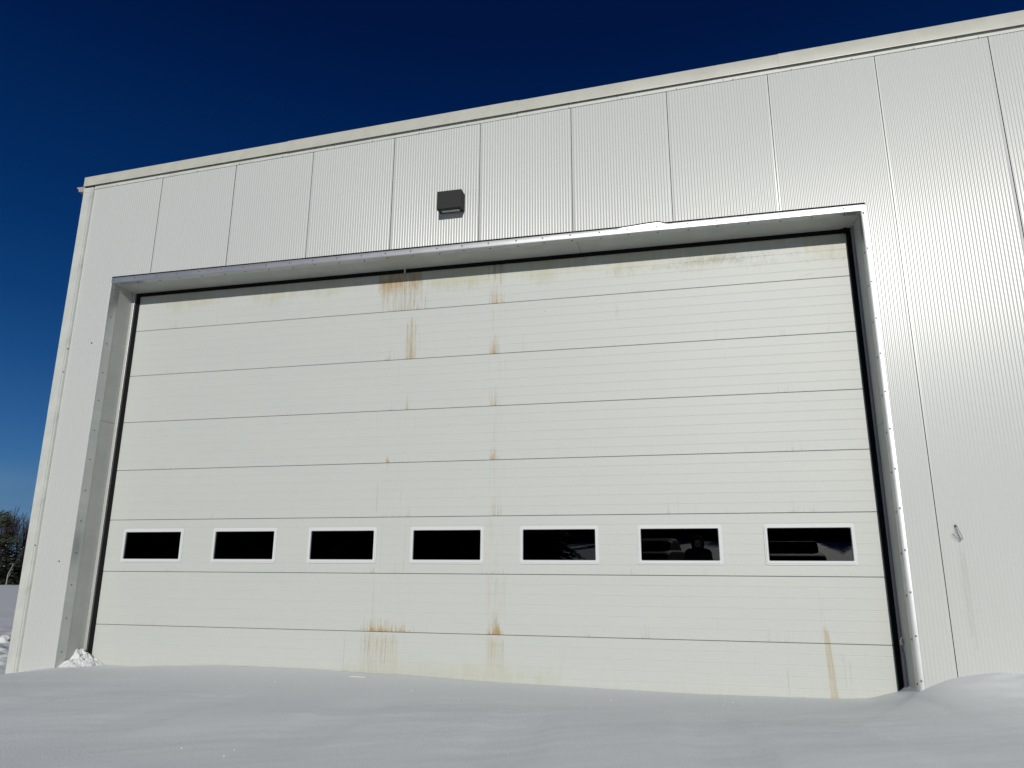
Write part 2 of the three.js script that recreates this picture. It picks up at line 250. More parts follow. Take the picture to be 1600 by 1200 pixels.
function groundY(x, z) {
  const w = 0.9 * Math.max(0, z + 0.1), foot = z > -0.1 ? (footY(x - w) + 2 * footY(x - w * 0.5) + 3 * footY(x) + 2 * footY(x + w * 0.5) + footY(x + w)) / 9 : footY(x);
  const front = 0.31 + 0.0 * x;
  let far = z > 8 ? front + 0.035 * (Math.min(z, 30) - 8) * smooth(8, 16, z) : front;
  if (z > 30) far += 0.071 * (Math.min(z, 70) - 30);
  if (z > 70) far += (z - 70) * 0.02;
  const z0 = -0.42 * smooth(0.5, 0.9, x) * smooth(9.32, 9.1, x), t = 0.45 * smooth(z0, 2.5, z) + 0.55 * (1 - Math.exp(-Math.max(0, z - z0) / 1.5)) * smooth(0.5, 0.9, x) + 0.55 * smooth(0, 2.5, z) * (1 - smooth(0.5, 0.9, x)), low = Math.min(foot, 0.30 + 0.1 * smooth(9.5, 11, x) * 0.3), heap = foot - low;
  let y = low + (far - low) * t + heap * Math.exp(-Math.pow(Math.max(0, z + 0.05) / 0.6, 1.6));
  // left of the building and behind it: open field
  const left = smooth(0.3, -2.2, x);
  const d = Math.hypot(x - 7.4, z - 7.2);
  const field = -0.04 + 0.33 * smooth(16, 44, d) + Math.max(0, d - 46) * 0.012 + 0.05 * N(x * 0.3, z * 0.3) + 0.13 * Math.max(0, N(x * 2.6, z * 3.1, 5)) * smooth(26, 10, d) + 0.025 * N(x * 7, z * 8, 3) * smooth(22, 9, d) + 0.06 * Math.max(0, N(x * 1.3, z * 1.7, 2)) * smooth(30, 10, d);
  const lw = left * smooth(3.0, -0.5, z);
  y = y * (1 - lw) + field * lw;
  if (z > 2) { const l2 = smooth(-1, -4, x) * (1 - smooth(5, 9, z)); y = y * (1 - l2 * 0.6) + field * l2 * 0.6; }
  // wind ripples and low drifts running across the front
  const q = x * 0.55 + z * 1.0, s = x * 1.0 - z * 0.55, near = smooth(0.15, 1.4, z) * smooth(14, 7, z);
  y += near * (0.008 * N(s * 0.35, q * 1.4, 1) + 0.0035 * N(s * 0.9, q * 3.2, 4) + 0.0022 * N(s * 2.2, q * 9, 6));
  y += 0.02 * N(x * 0.25, z * 0.25, 8) * smooth(0.5, 4, z);
  // low rises toward the wall, shaped to imitate sunlight patches from the door windows
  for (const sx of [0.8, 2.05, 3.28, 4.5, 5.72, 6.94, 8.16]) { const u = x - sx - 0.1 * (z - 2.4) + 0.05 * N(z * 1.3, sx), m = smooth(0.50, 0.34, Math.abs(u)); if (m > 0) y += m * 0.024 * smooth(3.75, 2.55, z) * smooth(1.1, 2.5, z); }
  // fluffy crest of the right-hand drift
  const cr = smooth(9.45, 9.9, x) * smooth(1.3, 0.1, z) * smooth(-0.3, 0.05, z);
  y += cr * 0.018 * N(x * 5, z * 6, 3);
  // inside the building the sheet lies under the floor
  if (x > -0.02 && x < XR && z < -0.44) { const m = Math.min(smooth(-0.02, 0.05, x), smooth(-0.44, -0.47, z)); y = y * (1 - m) - 0.25 * m; }
  if (x < -0.1 && z < 0) { /* beside the left wall */ }
  return y;
}
{
  const axis = (a, b, step, far, grow) => { const v = []; for (let x = a; x <= b + 1e-6; x += step) v.push(x); let s = step, x = b; while (x < far) { s *= grow; x += s; v.push(x); } s = step; x = a; const w = []; while (x > -far) { s *= grow; x -= s; w.push(x); } return w.reverse().concat(v); };
  const xs = axis(-6, 13, 0.045, 1500, 1.13), zs = axis(-5, 4.6, 0.032, 1500, 1.09);
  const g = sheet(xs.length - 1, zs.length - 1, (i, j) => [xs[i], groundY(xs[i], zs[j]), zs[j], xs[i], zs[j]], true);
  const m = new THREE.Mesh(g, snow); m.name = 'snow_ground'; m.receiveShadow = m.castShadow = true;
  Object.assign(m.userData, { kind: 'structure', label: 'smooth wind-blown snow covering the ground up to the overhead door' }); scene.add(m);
}

// ------------------------------------------------------------------ the building
const barn = thing('farm_building', 'large white ribbed metal building with a wide recessed overhead door', 'building');

// wall panels: fine vertical ribs, 33 to a panel, with flat margins and returned edges
function ribbed(x0, x1, px0, px1, yb, yt) {
  const A = 0.0022, m = 0.014, n = 33, cols = [];
  const prof = (x) => { const t = (x - px0 - m) / (px1 - px0 - 2 * m); if (t <= 0 || t >= 1) return [-A * 0.9, 0]; const w = 2 * Math.PI * n, c = Math.cos(w * t), f = 1.15; return [-A * 0.5 * (1 + Math.tanh(f * c) / Math.tanh(f)), A * 0.5 * f * w * Math.sin(w * t) / (px1 - px0 - 2 * m) / Math.cosh(f * c) ** 2 / Math.tanh(f)]; };
  const per = (px1 - px0 - 2 * m) / n / 10;
  const at = (x) => { const [z, s] = prof(x), L = Math.hypot(1, s); cols.push([x, z, -s / L, 1 / L]); };
  for (let x = x0; x < x1 - 1e-4; x += x < px0 + m || x > px1 - m - 1e-4 ? m / 2 : per) at(x);
  at(x1);
  const pos = [], nor = [], uv = [], idx = [];
  cols.forEach(([x, z, nx, nz]) => { for (const y of [yb, yt(x)]) { pos.push(x, y, z); nor.push(nx, 0, nz); uv.push(x, y); } });
  for (let k = 0; k < cols.length - 1; k++) { const a = 2 * k; if (cols[k][0] === cols[k + 1][0] && cols[k][2] !== cols[k + 1][2]) continue; idx.push(a, a + 2, a + 1, a + 1, a + 2, a + 3); }
  const g = new THREE.BufferGeometry(); g.setAttribute('position', new THREE.Float32BufferAttribute(pos, 3)); g.setAttribute('normal', new THREE.Float32BufferAttribute(nor, 3)); g.setAttribute('uv', new THREE.Float32BufferAttribute(uv, 2)); g.setIndex(idx); return g;
}
const topY = (x) => fasBot(x) - 0.01;
const HEADY = TT + 0.016;
for (let k = 0; k < 15; k++) {
  const a = k ? k * P + 0.0036 : 0.03, b = (k + 1) * P - 0.0036, gs = [];
  if (a < TL && b > TL) { gs.push(ribbed(a, TL, a, b, -0.1, topY), ribbed(TL, b, a, b, HEADY, topY)); }
  else if (a < TR && b > TR) { gs.push(ribbed(a, TR, a, b, HEADY, topY), ribbed(TR, b, a, b, -0.1, topY)); }
  else gs.push(ribbed(a, b, a, b, b < TR && a > TL ? HEADY : -0.1, topY));
  const pn = part('wall_panel', gs, wallPaint, barn);
  pn.position.z = 0.0008 * Math.sin(k * 2.7);
}
// insulated core and liner behind the panels, the other walls, floor and roof: a closed shell
const wallShape = new THREE.Shape([[-0.1, -0.1], [TL + 0.004, -0.1], [TL + 0.004, TT - 0.004], [TR - 0.004, TT - 0.004], [TR - 0.004, -0.1], [XR, -0.1], [XR, fasTop(XR) - 0.1], [-0.1, fasTop(-0.1) - 0.1]].map((p) => new THREE.Vector2(...p)));
const core = new THREE.ExtrudeGeometry(wallShape, { depth: 0.109, bevelEnabled: false }); core.translate(0, 0, -0.12);
part('wall_core', core, darkGap, barn);
part('side_wall', [box(-0.1, 0, -0.1, 6.15, -22, -0.12)], wallPaint, barn);
part('side_wall', [box(XR - 0.1, XR, -0.1, 6.8, -22, -0.12)], wallPaint, barn);
part('rear_wall', [box(0, XR - 0.1, -0.1, 6.8, -22.1, -22)], wallPaint, barn);
part('interior_liner', [box(0.006, 0.03, 0.02, 6.1, -21.9, -0.5), box(XR - 0.13, XR - 0.106, 0.02, 6.1, -21.9, -0.5), box(0.03, XR - 0.13, 0.02, 6.1, -21.96, -21.9), box(0.03, XR - 0.13, 6.05, 6.09, -21.9, -0.13),
  box(0.04, DL - 0.05, 0.02, 6.04, -0.56, -0.5), box(DR + 0.04, XR - 0.14, 0.02, 6.04, -0.56, -0.5), box(DL - 0.05, DR + 0.04, DT + 0.02, 6.04, -0.56, -0.5)], inside, barn);
part('floor', [box(0.0, XR - 0.1, -0.2, 0.0, -22, -0.43)], inside, barn);
{ // roof deck behind the rake trim
  const s = new THREE.Shape([[-0.09, fasTop(-0.09) - 0.075], [XR + 0.1, fasTop(XR + 0.1) - 0.075], [XR + 0.1, fasTop(XR + 0.1) - 0.015], [-0.09, fasTop(-0.09) - 0.015]].map((p) => new THREE.Vector2(...p)));
  const g = new THREE.ExtrudeGeometry(s, { depth: 22, bevelEnabled: false }); g.translate(0, 0, -22.05); part('roof', g, trimPaint, barn);
}
// rake fascia in lapped lengths
const seams = [-0.125, 2.883, 5.786, 8.687, 11.6, 14.4, XR + 0.1];
for (let k = 0; k < seams.length - 1; k++) {
  const a = seams[k] - (k ? 0.03 : 0), b = seams[k + 1], lift = k % 2 ? 0.003 : 0, n = 10;
  // face profile: hemmed drip edge at the bottom, folded top
  const pr = (x) => { const T = fasTop(x) + lift, B = fasBot(x) - lift, z = 0.036 + lift; return [[T - 0.012, -0.03], [T, z - 0.012], [T - 0.003, z - 0.003], [T - 0.012, z], [B + 0.03, z], [B + 0.012, z + 0.0005], [B + 0.004, z + 0.001], [B, z], [B + 0.002, z - 0.004], [B + 0.012, z - 0.008], [B + 0.014, -0.03]]; };
  const g = toCreasedNormals(sheet(n, 10, (i, j) => { const x = a + (b - a) * i / n, p = pr(x)[10 - j]; return [x, p[0], p[1], x, p[0] + p[1]]; }), 0.7);
  const s0 = pr(a).map((p) => [a, ...p]);
  const end = k === 0 ? [sheet(1, 4, (i, j) => { const y = fasBot(a) + (fasTop(a) - fasBot(a)) * j / 4; return [a, y, i ? 0.036 : -0.03, i ? 0.036 : -0.03, y]; })] : [];
  part('fascia_trim', [g, ...end], fasciaPaint, barn);
}
// J-trim that caps the panels under the fascia, with lap ticks
{
  const bits = [], n = 14;
  for (let k = 0; k < n; k++) { const a = 0.03 + k * 1.15, b = Math.min(XR, a + 1.147); const s = sheet(4, 3, (i, j) => { const x = a + (b - a) * i / 4, y = fasBot(x) - [0.050, 0.047, -0.004, -0.004][j], z = [0.001, 0.007, 0.007, -0.02][j]; return [x, y, z, x, y]; }); bits.push(toCreasedNormals(s, 0.5)); }
  const j = part('panel_cap_trim', bits, trimPaint, barn);
  const head = new THREE.CylinderGeometry(0.006, 0.006, 0.006, 8); head.rotateX(Math.PI / 2);
  for (let x = 0.38; x < 11.4; x += 0.6) { const s = part('screw', head, screwMat, j); s.position.set(x, fasBot(x) - 0.042, 0.008); }
}
// corner trim: two lengths with a raised hem at the inner edge
for (const [y0, y1, dz] of [[-0.1, 3.082, 0], [3.072, 6.075, 0.002], [6.066, 6.135, 0.004]]) {
  const g = toCreasedNormals(sheet(9, 1, (i, j) => { const p = [[-0.131, -0.3], [-0.131, 0.010], [-0.127, 0.016], [-0.010, 0.016], [-0.006, 0.004], [-0.002, 0.004], [0.003, 0.022], [0.020, 0.022], [0.026, 0.012], [0.030, -0.010]][i]; return [p[0], j ? y1 : y0, p[1] + dz, p[0], j ? y1 : y0]; }), 0.4);
  part('corner_trim', [g, box(-0.128, 0.028, y0, y0 + 0.002, -0.02, 0.012 + dz)], trimPaint, barn);
}
// eave gutter end poking out at the left corner
{
  const s = new THREE.Shape([[-0.135, 6.185], [-0.285, 6.19], [-0.285, 6.175], [-0.262, 6.165], [-0.248, 6.12], [-0.135, 6.112]].map((p) => new THREE.Vector2(...p)));
  const g = new THREE.ExtrudeGeometry(s, { depth: 21, bevelEnabled: false }); g.translate(0, 0, -21.02);
  part('gutter', g, new THREE.MeshStandardMaterial({ color: lin(0.34, 0.30, 0.26), roughness: 0.5 }), barn);
}
// reveal around the door
const revealD = -0.40;
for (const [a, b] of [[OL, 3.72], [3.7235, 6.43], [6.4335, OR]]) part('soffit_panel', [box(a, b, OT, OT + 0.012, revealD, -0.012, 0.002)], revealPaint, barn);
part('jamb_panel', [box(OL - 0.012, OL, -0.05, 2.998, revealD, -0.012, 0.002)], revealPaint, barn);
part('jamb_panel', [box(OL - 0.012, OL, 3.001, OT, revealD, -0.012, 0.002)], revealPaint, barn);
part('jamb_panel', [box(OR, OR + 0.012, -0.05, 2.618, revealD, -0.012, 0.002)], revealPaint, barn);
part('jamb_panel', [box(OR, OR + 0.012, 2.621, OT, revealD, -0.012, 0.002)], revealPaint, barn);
part('frame_liner', [box(TL - 0.03, OL - 0.014, -0.05, TT, -0.5, -0.121), box(OR + 0.014, TR + 0.03, -0.05, TT, -0.5, -0.121), box(TL - 0.03, TR + 0.03, OT + 0.014, TT + 0.05, -0.5, -0.121), box(TL - 0.03, OL - 0.014, -0.05, TT, -0.119, -0.035), box(OR + 0.014, TR - 0.01, -0.05, TT, -0.119, -0.035), box(OL, OR, OT + 0.014, TT - 0.01, -0.119, -0.035)], darkGap, barn);
// flashing: header (with the bent kink) and the two uprights
const screwHead = new THREE.CylinderGeometry(0.0085, 0.010, 0.007, 10); screwHead.rotateX(Math.PI / 2);
const screwAt = (p, x, y, z, rx = 0, ry = 0) => { const s = part('screw', screwHead, screwMat, p); s.position.set(x, y, z); s.rotation.set(rx, ry, 0); };
const kink = (x) => 0.026 * Math.exp(-Math.pow((x - 7.30) / (x < 7.3 ? 0.30 : 0.07), 2)) + 0.003 * N(x * 1.4, 3) + 0.0016 * N(x * 6, 5);
{
  const xs = []; for (let x = TL; x < TR; x += 0.04) xs.push(x); xs.push(7.3, TR); xs.sort((a, b) => a - b);
  const prof = (x) => { const k = kink(x); return [[OT - 0.001, -0.09], [OT - 0.003, -0.004], [OT, 0.0], [OT + 0.006, 0.0015], [TT - 0.006 + k, 0.0015 + k * 0.3], [TT - 0.001 + k, 0.0], [TT + k, -0.02]]; };
  const g = toCreasedNormals(sheet(xs.length - 1, 6, (i, j) => { const p = prof(xs[i])[j]; return [xs[i], p[0], p[1], xs[i], p[0] + p[1]]; }), 0.5);
  const h = part('header_flashing', g, flashing, barn);
  const c = part('closure_strip', toCreasedNormals(sheet(xs.length - 1, 2, (i, j) => { const x = xs[i], k = kink(x); return [x, TT - 0.02 + [0, 0.03, 0.034][j] + k, [-0.001, -0.001, -0.03][j] - 0.002 + k * 0.3, x, j * 0.01]; }), 0.5), rubber, barn);
  for (let x = TL + 0.03, i = 0; x < TR; x += 0.307 + 0.012 * Math.sin(i++ * 2.1)) { screwAt(h, x, OT + 0.037, 0.004); if (x > OL && x < OR) screwAt(h, x + 0.01, OT - 0.003, -0.04 - 0.01 * (i % 3), Math.PI / 2); }
}
for (const s of [-1, 1]) {
  const X0 = s < 0 ? OL : OR, X1 = s < 0 ? TL : TR;
  const pf = [[X0 - s * 0.0015, s < 0 ? -0.135 : -0.085], [X0 - s * 0.0015, -0.004], [X0, 0.001], [X0 + s * 0.003, 0.0025], [X1 - s * 0.003, 0.0025], [X1, 0.0], [X1, -0.03]];
  const g = toCreasedNormals(sheet(6, 24, (i, j) => { const p = pf[i], y = -0.05 + (OT + 0.049) * j / 24; return [p[0], y, p[1] + 0.0007 * N(y * 2, s), p[0], y]; }, s < 0), 0.5);
  const t = part('jamb_flashing', g, flashing, barn);
  for (let y = 0.36, i = 0; y < OT; y += 0.362 + 0.012 * Math.sin(i++ * 3)) { if (s > 0) screwAt(t, (X0 + X1) / 2, y, 0.005); screwAt(t, X0 - s * 0.002, y - 0.03, s < 0 ? -0.06 : -0.035, 0, Math.PI / 2); }
  if (s > 0) screwAt(t, (X0 + X1) / 2, OT - 0.025, 0.005);
}
// fasteners on the wall left of the opening
for (const [x, y] of [[0.35, 3.96], [0.36, 1.32], [0.37, 0.14], [0.02, 3.9], [0.015, 3.6], [0.013, 1.5]]) screwAt(barn, x, y, 0.004 + (x < 0.1 ? 0.018 : 0));
// angle irons and brush seals that hold the door edge
part('door_track', [box(OL + 0.0, OL + 0.040, -0.05, OT, revealD + 0.0, revealD + 0.03, 0.003)], bareAlu, barn);
part('door_track', [box(OR - 0.022, OR, -0.05, OT, revealD, revealD + 0.05, 0.003)], new THREE.MeshStandardMaterial({ color: lin(0.25, 0.25, 0.26), roughness: 0.5 }), barn);
part('door_seal', [box(OL + 0.002, DL + 0.018, -0.05, OT, -0.412, revealD - 0.001)], rubber, barn);
part('door_seal', [box(DR - 0.014, OR - 0.001, -0.05, OT, -0.412, revealD + 0.012)], rubber, barn);
part('door_seal', [box(OL, OR, 4.700, OT + 0.01, -0.412, revealD - 0.0005)], rubber, barn);
part('seal_bracket', [box(4.298, 4.316, 4.69, 4.75, -0.399, -0.392, 0.002)], bareAlu, barn);
part('cable_pulley', [(() => { const g = new THREE.CylinderGeometry(0.03, 0.03, 0.022, 18); g.rotateX(Math.PI / 2); g.translate(9.212, 4.716, -0.383); return g; })(), box(9.204, 9.222, 4.70, 4.745, -0.392, -0.37, 0.002)], rubber, barn);
part('latch', [box(9.262, 9.282, 0.62, 0.66, -0.345, -0.31, 0.003), tube([[9.272, 0.64, -0.33], [9.262, 0.66, -0.29], [9.27, 0.69, -0.27]], 0.005)], bareAlu, barn);
part('lock_bar', [box(9.268, 9.283, -0.05, 0.56, -0.33, -0.315, 0.003)], new THREE.MeshStandardMaterial({ color: lin(0.3, 0.3, 0.34), metalness: 0.3, roughness: 0.4 }), barn);

// --- overhead door: eight grooved sections, the third from the bottom glazed
const door = sub('overhead_door', barn);
const winX = [0, 1, 2, 3, 4, 5, 6].map((k) => 1.247 + 1.2233 * k), winY = 1.508;
const GW = 0.379, GH = 0.154;                  // half size of the clear glass
for (let k = 0; k < 8; k++) {
  const y0 = k * SEC, prof = [[0.0018, -0.03], [0.0018, -0.006], [0.0032, -0.0018], [0.0062, 0]];
  for (let q = 1; q < 6; q++) { const y = q * SEC / 6; prof.push([y - 0.0042, 0], [y - 0.001, -0.0013], [y + 0.001, -0.0013], [y + 0.0045, 0]); }
  prof.push([SEC - 0.0062, 0], [SEC - 0.0032, -0.0018], [SEC - 0.0018, -0.006], [SEC - 0.0018, -0.03]);
  const gs = [];
  const strip = (xa, xb, pf) => gs.push(toCreasedNormals(sheet(Math.max(1, Math.round((xb - xa) / 0.4)), pf.length - 1, (i, j) => { const n = Math.max(1, Math.round((xb - xa) / 0.4)), x = xa + (xb - xa) * i / n; return [x, y0 + pf[j][0], DOOR_Z + pf[j][1] + 0.0012 * N(x * 0.8, k * 3.3), x, y0 + pf[j][0]]; }), 0.35));
  if (k !== 2) strip(DL, DR, prof);
  else {
    const yl = winY - GH - 0.012 - y0, yh = winY + GH + 0.012 - y0;
    const cut = (lo, hi) => { const out = []; const zAt = (y) => { for (let i = 0; i < prof.length - 1; i++) if (prof[i][0] <= y && prof[i + 1][0] >= y && prof[i + 1][0] > prof[i][0]) return prof[i][1] + (prof[i + 1][1] - prof[i][1]) * (y - prof[i][0]) / (prof[i + 1][0] - prof[i][0]); return 0; }; if (lo > 0) out.push([lo, zAt(lo)]); prof.forEach((p) => { if (p[0] > lo && p[0] < hi) out.push(p); }); if (hi < SEC) out.push([hi, zAt(hi)]); return out; };
    strip(DL, DR, cut(0, yl)); strip(DL, DR, cut(yh, SEC));
    let x = DL; for (const c of winX) { strip(x, c - GW - 0.012, cut(yl, yh)); x = c + GW + 0.012; } strip(x, DR, cut(yl, yh));
  }
  gs.push(...(k === 2 ? [] : [box(DL, DR, y0 + 0.004, y0 + SEC - 0.004, DOOR_Z - 0.05, DOOR_Z - 0.012)]));
  part('door_section', gs, doorPaint, door);
}
{
  const rrect = (w, h, r) => { const s = new THREE.Shape(); s.moveTo(-w + r, -h); s.lineTo(w - r, -h); s.absarc(w - r, -h + r, r, -Math.PI / 2, 0); s.lineTo(w, h - r); s.absarc(w - r, h - r, r, 0, Math.PI / 2); s.lineTo(-w + r, h); s.absarc(-w + r, h - r, r, Math.PI / 2, Math.PI); s.lineTo(-w, -h + r); s.absarc(-w + r, -h + r, r, Math.PI, Math.PI * 1.5); return s; };
  const ring = (w1, h1, r1, w2, h2, r2, depth, bev) => { const s = rrect(w1, h1, r1); s.holes.push(new THREE.Path(rrect(w2, h2, r2).getPoints(6).reverse())); return new THREE.ExtrudeGeometry(s, { depth, bevelEnabled: bev > 0, bevelSize: bev, bevelThickness: bev, bevelSegments: 2, curveSegments: 6 }); };
  const lip = ring(0.412, 0.194, 0.022, GW + 0.008, GH + 0.008, 0.016, 0.004, 0.003);
  const bead = ring(0.398, 0.179, 0.020, GW + 0.008, GH + 0.008, 0.014, 0.006, 0.006); bead.translate(0, 0, 0.003);
  const frameGeo = mergeGeometries([lip, bead]);
  const gasket = ring(GW + 0.012, GH + 0.012, 0.016, GW, GH, 0.012, 0.010, 0.0);
  const paneGeo = new THREE.ShapeGeometry(rrect(GW + 0.004, GH + 0.004, 0.012));
  winX.forEach((c, k) => {
    const f = part('window_frame', frameGeo, frameWhite, door); f.position.set(c, winY, DOOR_Z + 0.003);
    const gk = part('window_gasket', gasket, gasketMat, door); gk.position.set(c, winY, DOOR_Z - 0.004);
    const p = part('window_pane', paneGeo, glass, door); p.position.set(c, winY, DOOR_Z - 0.002);
    p.rotation.set(0.0015 * Math.sin(k * 3.1), 0.002 * Math.sin(k * 5.3 + 1), 0);
  });
}

// ------------------------------------------------------------------ wall lamp and wire
{
  const x = 5.022, y0 = 5.188, y1 = 5.412, w = 0.143, d = 0.142;
  const t = thing('wall_lamp', 'dark bronze box-shaped wall lamp above the overhead door', 'wall lamp', [x, y0, 0]);
  const H = y1 - y0;
  const s = new THREE.Shape([[0, 0.022], [d - 0.008, 0], [d, 0.008], [d, H - 0.012], [d - 0.012, H], [0, H]].map((p) => new THREE.Vector2(...p)));
  const g = new THREE.ExtrudeGeometry(s, { depth: 2 * w - 0.012, bevelEnabled: true, bevelSize: 0.005, bevelThickness: 0.006, bevelSegments: 2 });
  g.rotateY(-Math.PI / 2); g.translate(w - 0.006, 0, 0); 
  part('housing', g, bronze, t);
  const tilt = Math.atan2(0.022, d - 0.008);
  const rim = part('lens_rim', [box(-0.115, 0.115, -0.006, 0, -0.046, -0.038, 0.001), box(-0.115, 0.115, -0.006, 0, 0.038, 0.046, 0.001), box(-0.115, -0.107, -0.006, 0, -0.038, 0.038, 0.001), box(0.107, 0.115, -0.006, 0, -0.038, 0.038, 0.001)], bronze, t);
  const lens = part('lens', [box(-0.107, 0.107, -0.003, 0.004, -0.038, 0.038, 0.002)], lampLens, t);
  for (const o of [rim, lens]) { o.position.set(0, 0.006, 0.072); o.rotation.x = tilt; }
}
{
  const t = thing('wire_hook', 'thin bent wire hanging from a dark screw eye on the wall right of the door', 'wire', [9.742, 1.652, 0]);
  const k = new THREE.SphereGeometry(0.011, 12, 8); k.scale(1, 1, 1.3); k.translate(0, 0, 0.008); part('screw_eye', k, screwMat, t);
  const m = new THREE.MeshStandardMaterial({ color: lin(0.09, 0.09, 0.085), metalness: 0.4, roughness: 0.5 });
  part('wire', tube([[0.004, 0, 0.014], [0.018, -0.04, 0.02], [0.038, -0.108, 0.024], [0.036, -0.115, 0.024], [0.030, -0.113, 0.022], [0.004, -0.086, 0.026], [-0.021, -0.055, 0.03]], 0.0021, 6), m, t);
  part('wire', tube([[-0.004, 0, 0.014], [0.004, -0.05, 0.012], [0.022, -0.124, 0.012], [0.018, -0.135, 0.013], [0.012, -0.134, 0.014], [-0.012, -0.104, 0.02], [-0.042, -0.071, 0.026]], 0.0019, 6), m, t);
  part('wire', tube([[-0.007, -0.002, 0.01], [-0.01, -0.03, 0.012], [-0.009, -0.045, 0.013]], 0.0012, 5), m, t);
}

// ------------------------------------------------------------------ lumps of snow
function snowClod(name, label, pos, sx, sy, sz, det, rough, s) {
  const g = mergeVertices((() => { const b = new THREE.IcosahedronGeometry(1, det); b.deleteAttribute('uv'); b.deleteAttribute('normal'); return b; })());
  const p = g.attributes.position, v = new THREE.Vector3();
  for (let i = 0; i < p.count; i++) { v.fromBufferAttribute(p, i); const k = 1 + rough * (N(v.x * 1.8 + s, v.y * 1.8, v.z * 1.8) * 0.8 + N(v.x * 4.5, v.y * 4.5 + s, v.z * 4.5) * 0.45 + N(v.x * 11, v.y * 11, v.z * 11 + s) * 0.22); p.setXYZ(i, v.x * sx * k, v.y * sy * k, v.z * sz * k); }
  g.computeVertexNormals(); const m = new THREE.Mesh(g, snowLump); m.name = numbered(name); m.position.set(...pos); m.castShadow = m.receiveShadow = true; scene.add(m); return tag(m, label, name.replace(/_/g, ' '));
}
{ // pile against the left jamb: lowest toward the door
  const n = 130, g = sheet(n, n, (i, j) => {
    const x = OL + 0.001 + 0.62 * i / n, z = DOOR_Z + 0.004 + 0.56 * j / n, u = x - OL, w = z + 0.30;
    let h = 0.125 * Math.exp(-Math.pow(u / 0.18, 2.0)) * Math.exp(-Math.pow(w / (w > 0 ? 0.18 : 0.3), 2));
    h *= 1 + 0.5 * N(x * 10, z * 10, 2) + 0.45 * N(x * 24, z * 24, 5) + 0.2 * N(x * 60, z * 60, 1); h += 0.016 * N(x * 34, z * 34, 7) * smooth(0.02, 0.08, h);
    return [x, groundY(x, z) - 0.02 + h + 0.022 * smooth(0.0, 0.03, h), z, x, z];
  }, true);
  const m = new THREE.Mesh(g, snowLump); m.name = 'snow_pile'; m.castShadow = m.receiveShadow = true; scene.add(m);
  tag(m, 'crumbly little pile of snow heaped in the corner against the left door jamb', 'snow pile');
}
snowClod('snow_chip', 'tiny bright flake of snow crust lying in front of the door', [4.16, groundY(4.16, 0.02) + 0.002, 0.02], 0.085, 0.008, 0.018, 4, 0.5, 3);
{ // glinting ice crystals scattered on the crust
  const g = new THREE.OctahedronGeometry(0.0036), im = new THREE.InstancedMesh(g, new THREE.MeshStandardMaterial({ color: lin(0.92, 0.93, 0.95), roughness: 0.25 }), 46), o = new THREE.Object3D();
  for (let i = 0; i < 46; i++) { const x = rr(0.5, 10.5), z = rr(0.2, 3.6); o.position.set(x, groundY(x, z) + 0.003, z); o.rotation.set(rr(0, 6), rr(0, 6), rr(0, 6)); o.scale.setScalar(rr(0.5, 1.25)); o.updateMatrix(); im.setMatrixAt(i, o.matrix); }
  im.name = 'ice_crystals'; Object.assign(im.userData, { kind: 'stuff', label: 'tiny glinting ice crystals scattered over the snow in front of the door' }); scene.add(im);
}
snowClod('snow_lump', 'white lump of snow on the open ground left of the building', [-4.05, groundY(-4.05, -3.6) + 0.03, -3.6], 0.10, 0.075, 0.09, 4, 0.5, 8);

// ------------------------------------------------------------------ trees
function needleFan(list, a, dir, len, wide, droop, n) { // flat spray of narrow needle blades along a twig
  const side = new THREE.Vector3(-dir.z, 0, dir.x).normalize();
  for (let k = 0; k < n; k++) {
    const t = (k + 0.4) / n, b = a.clone().addScaledVector(dir, len * t); b.y -= droop * t * t;
    const s = k % 2 ? 1 : -1, L = wide * (1 - 0.65 * t) * rr(0.7, 1.2);
    const tip = b.clone().addScaledVector(side, s * L).addScaledVector(dir, L * rr(0.3, 0.7)); tip.y -= L * rr(0.0, 0.45);
    const q = b.clone().addScaledVector(dir, len * 0.16); q.y += 0.02;
    list.push(b.x, b.y, b.z, q.x, q.y, q.z, tip.x, tip.y, tip.z);
  }
}
const triGeo = (l) => { const g = new THREE.BufferGeometry(); g.setAttribute('position', new THREE.Float32BufferAttribute(l, 3)); g.setAttribute('uv', new THREE.Float32BufferAttribute(new Float32Array(l.length / 3 * 2), 2)); g.computeVertexNormals(); return g; };
const V = (x, y, z) => new THREE.Vector3(x, y, z);
function makeSpruce(h, r) {
  const g = new THREE.Group(), l = [], sn = [], limbs = [];
  const whorls = Math.round(h * 4.5);
  for (let w = 0; w < whorls; w++) {
    const t = w / whorls, y = h * (0.06 + 0.92 * t), R = r * Math.pow(1 - t, 0.85) * rr(0.8, 1.1) + 0.06, nb = Math.round(9 - 4 * t), off = rnd() * 6;
    for (let b = 0; b < nb; b++) {
      if (rnd() < 0.06) continue;
      const a = off + b / nb * 6.283 + rr(-0.25, 0.25), L = R * rr(0.7, 1.15), d = V(Math.cos(a), rr(-0.28, 0.05), Math.sin(a)).normalize(), o = V(0, y + rr(-0.08, 0.08), 0);
      needleFan(l, o, d, L, L * 0.46, L * 0.22, 26);
      limbs.push(limb(o, o.clone().addScaledVector(d, L * 0.8), 0.012, 0.004, 3));
      if (rnd() < 0.35) for (let s = 0; s < 2; s++) needleFan(sn, o.clone().addScaledVector(d, L * rr(0.3, 0.6)).add(V(0, 0.04, 0)), d, L * 0.25, L * 0.14, L * 0.05, 6);
    }
  }
  part('trunk', [limb(V(0, -0.2, 0), V(0, h, 0), 0.022 * h, 0.006, 7), ...limbs], bark, g);
  part('crown', triGeo(l), needles, g); part('snow_patch', triGeo(sn), snowLump, g).userData.kind = 'stuff';
  return g;
}
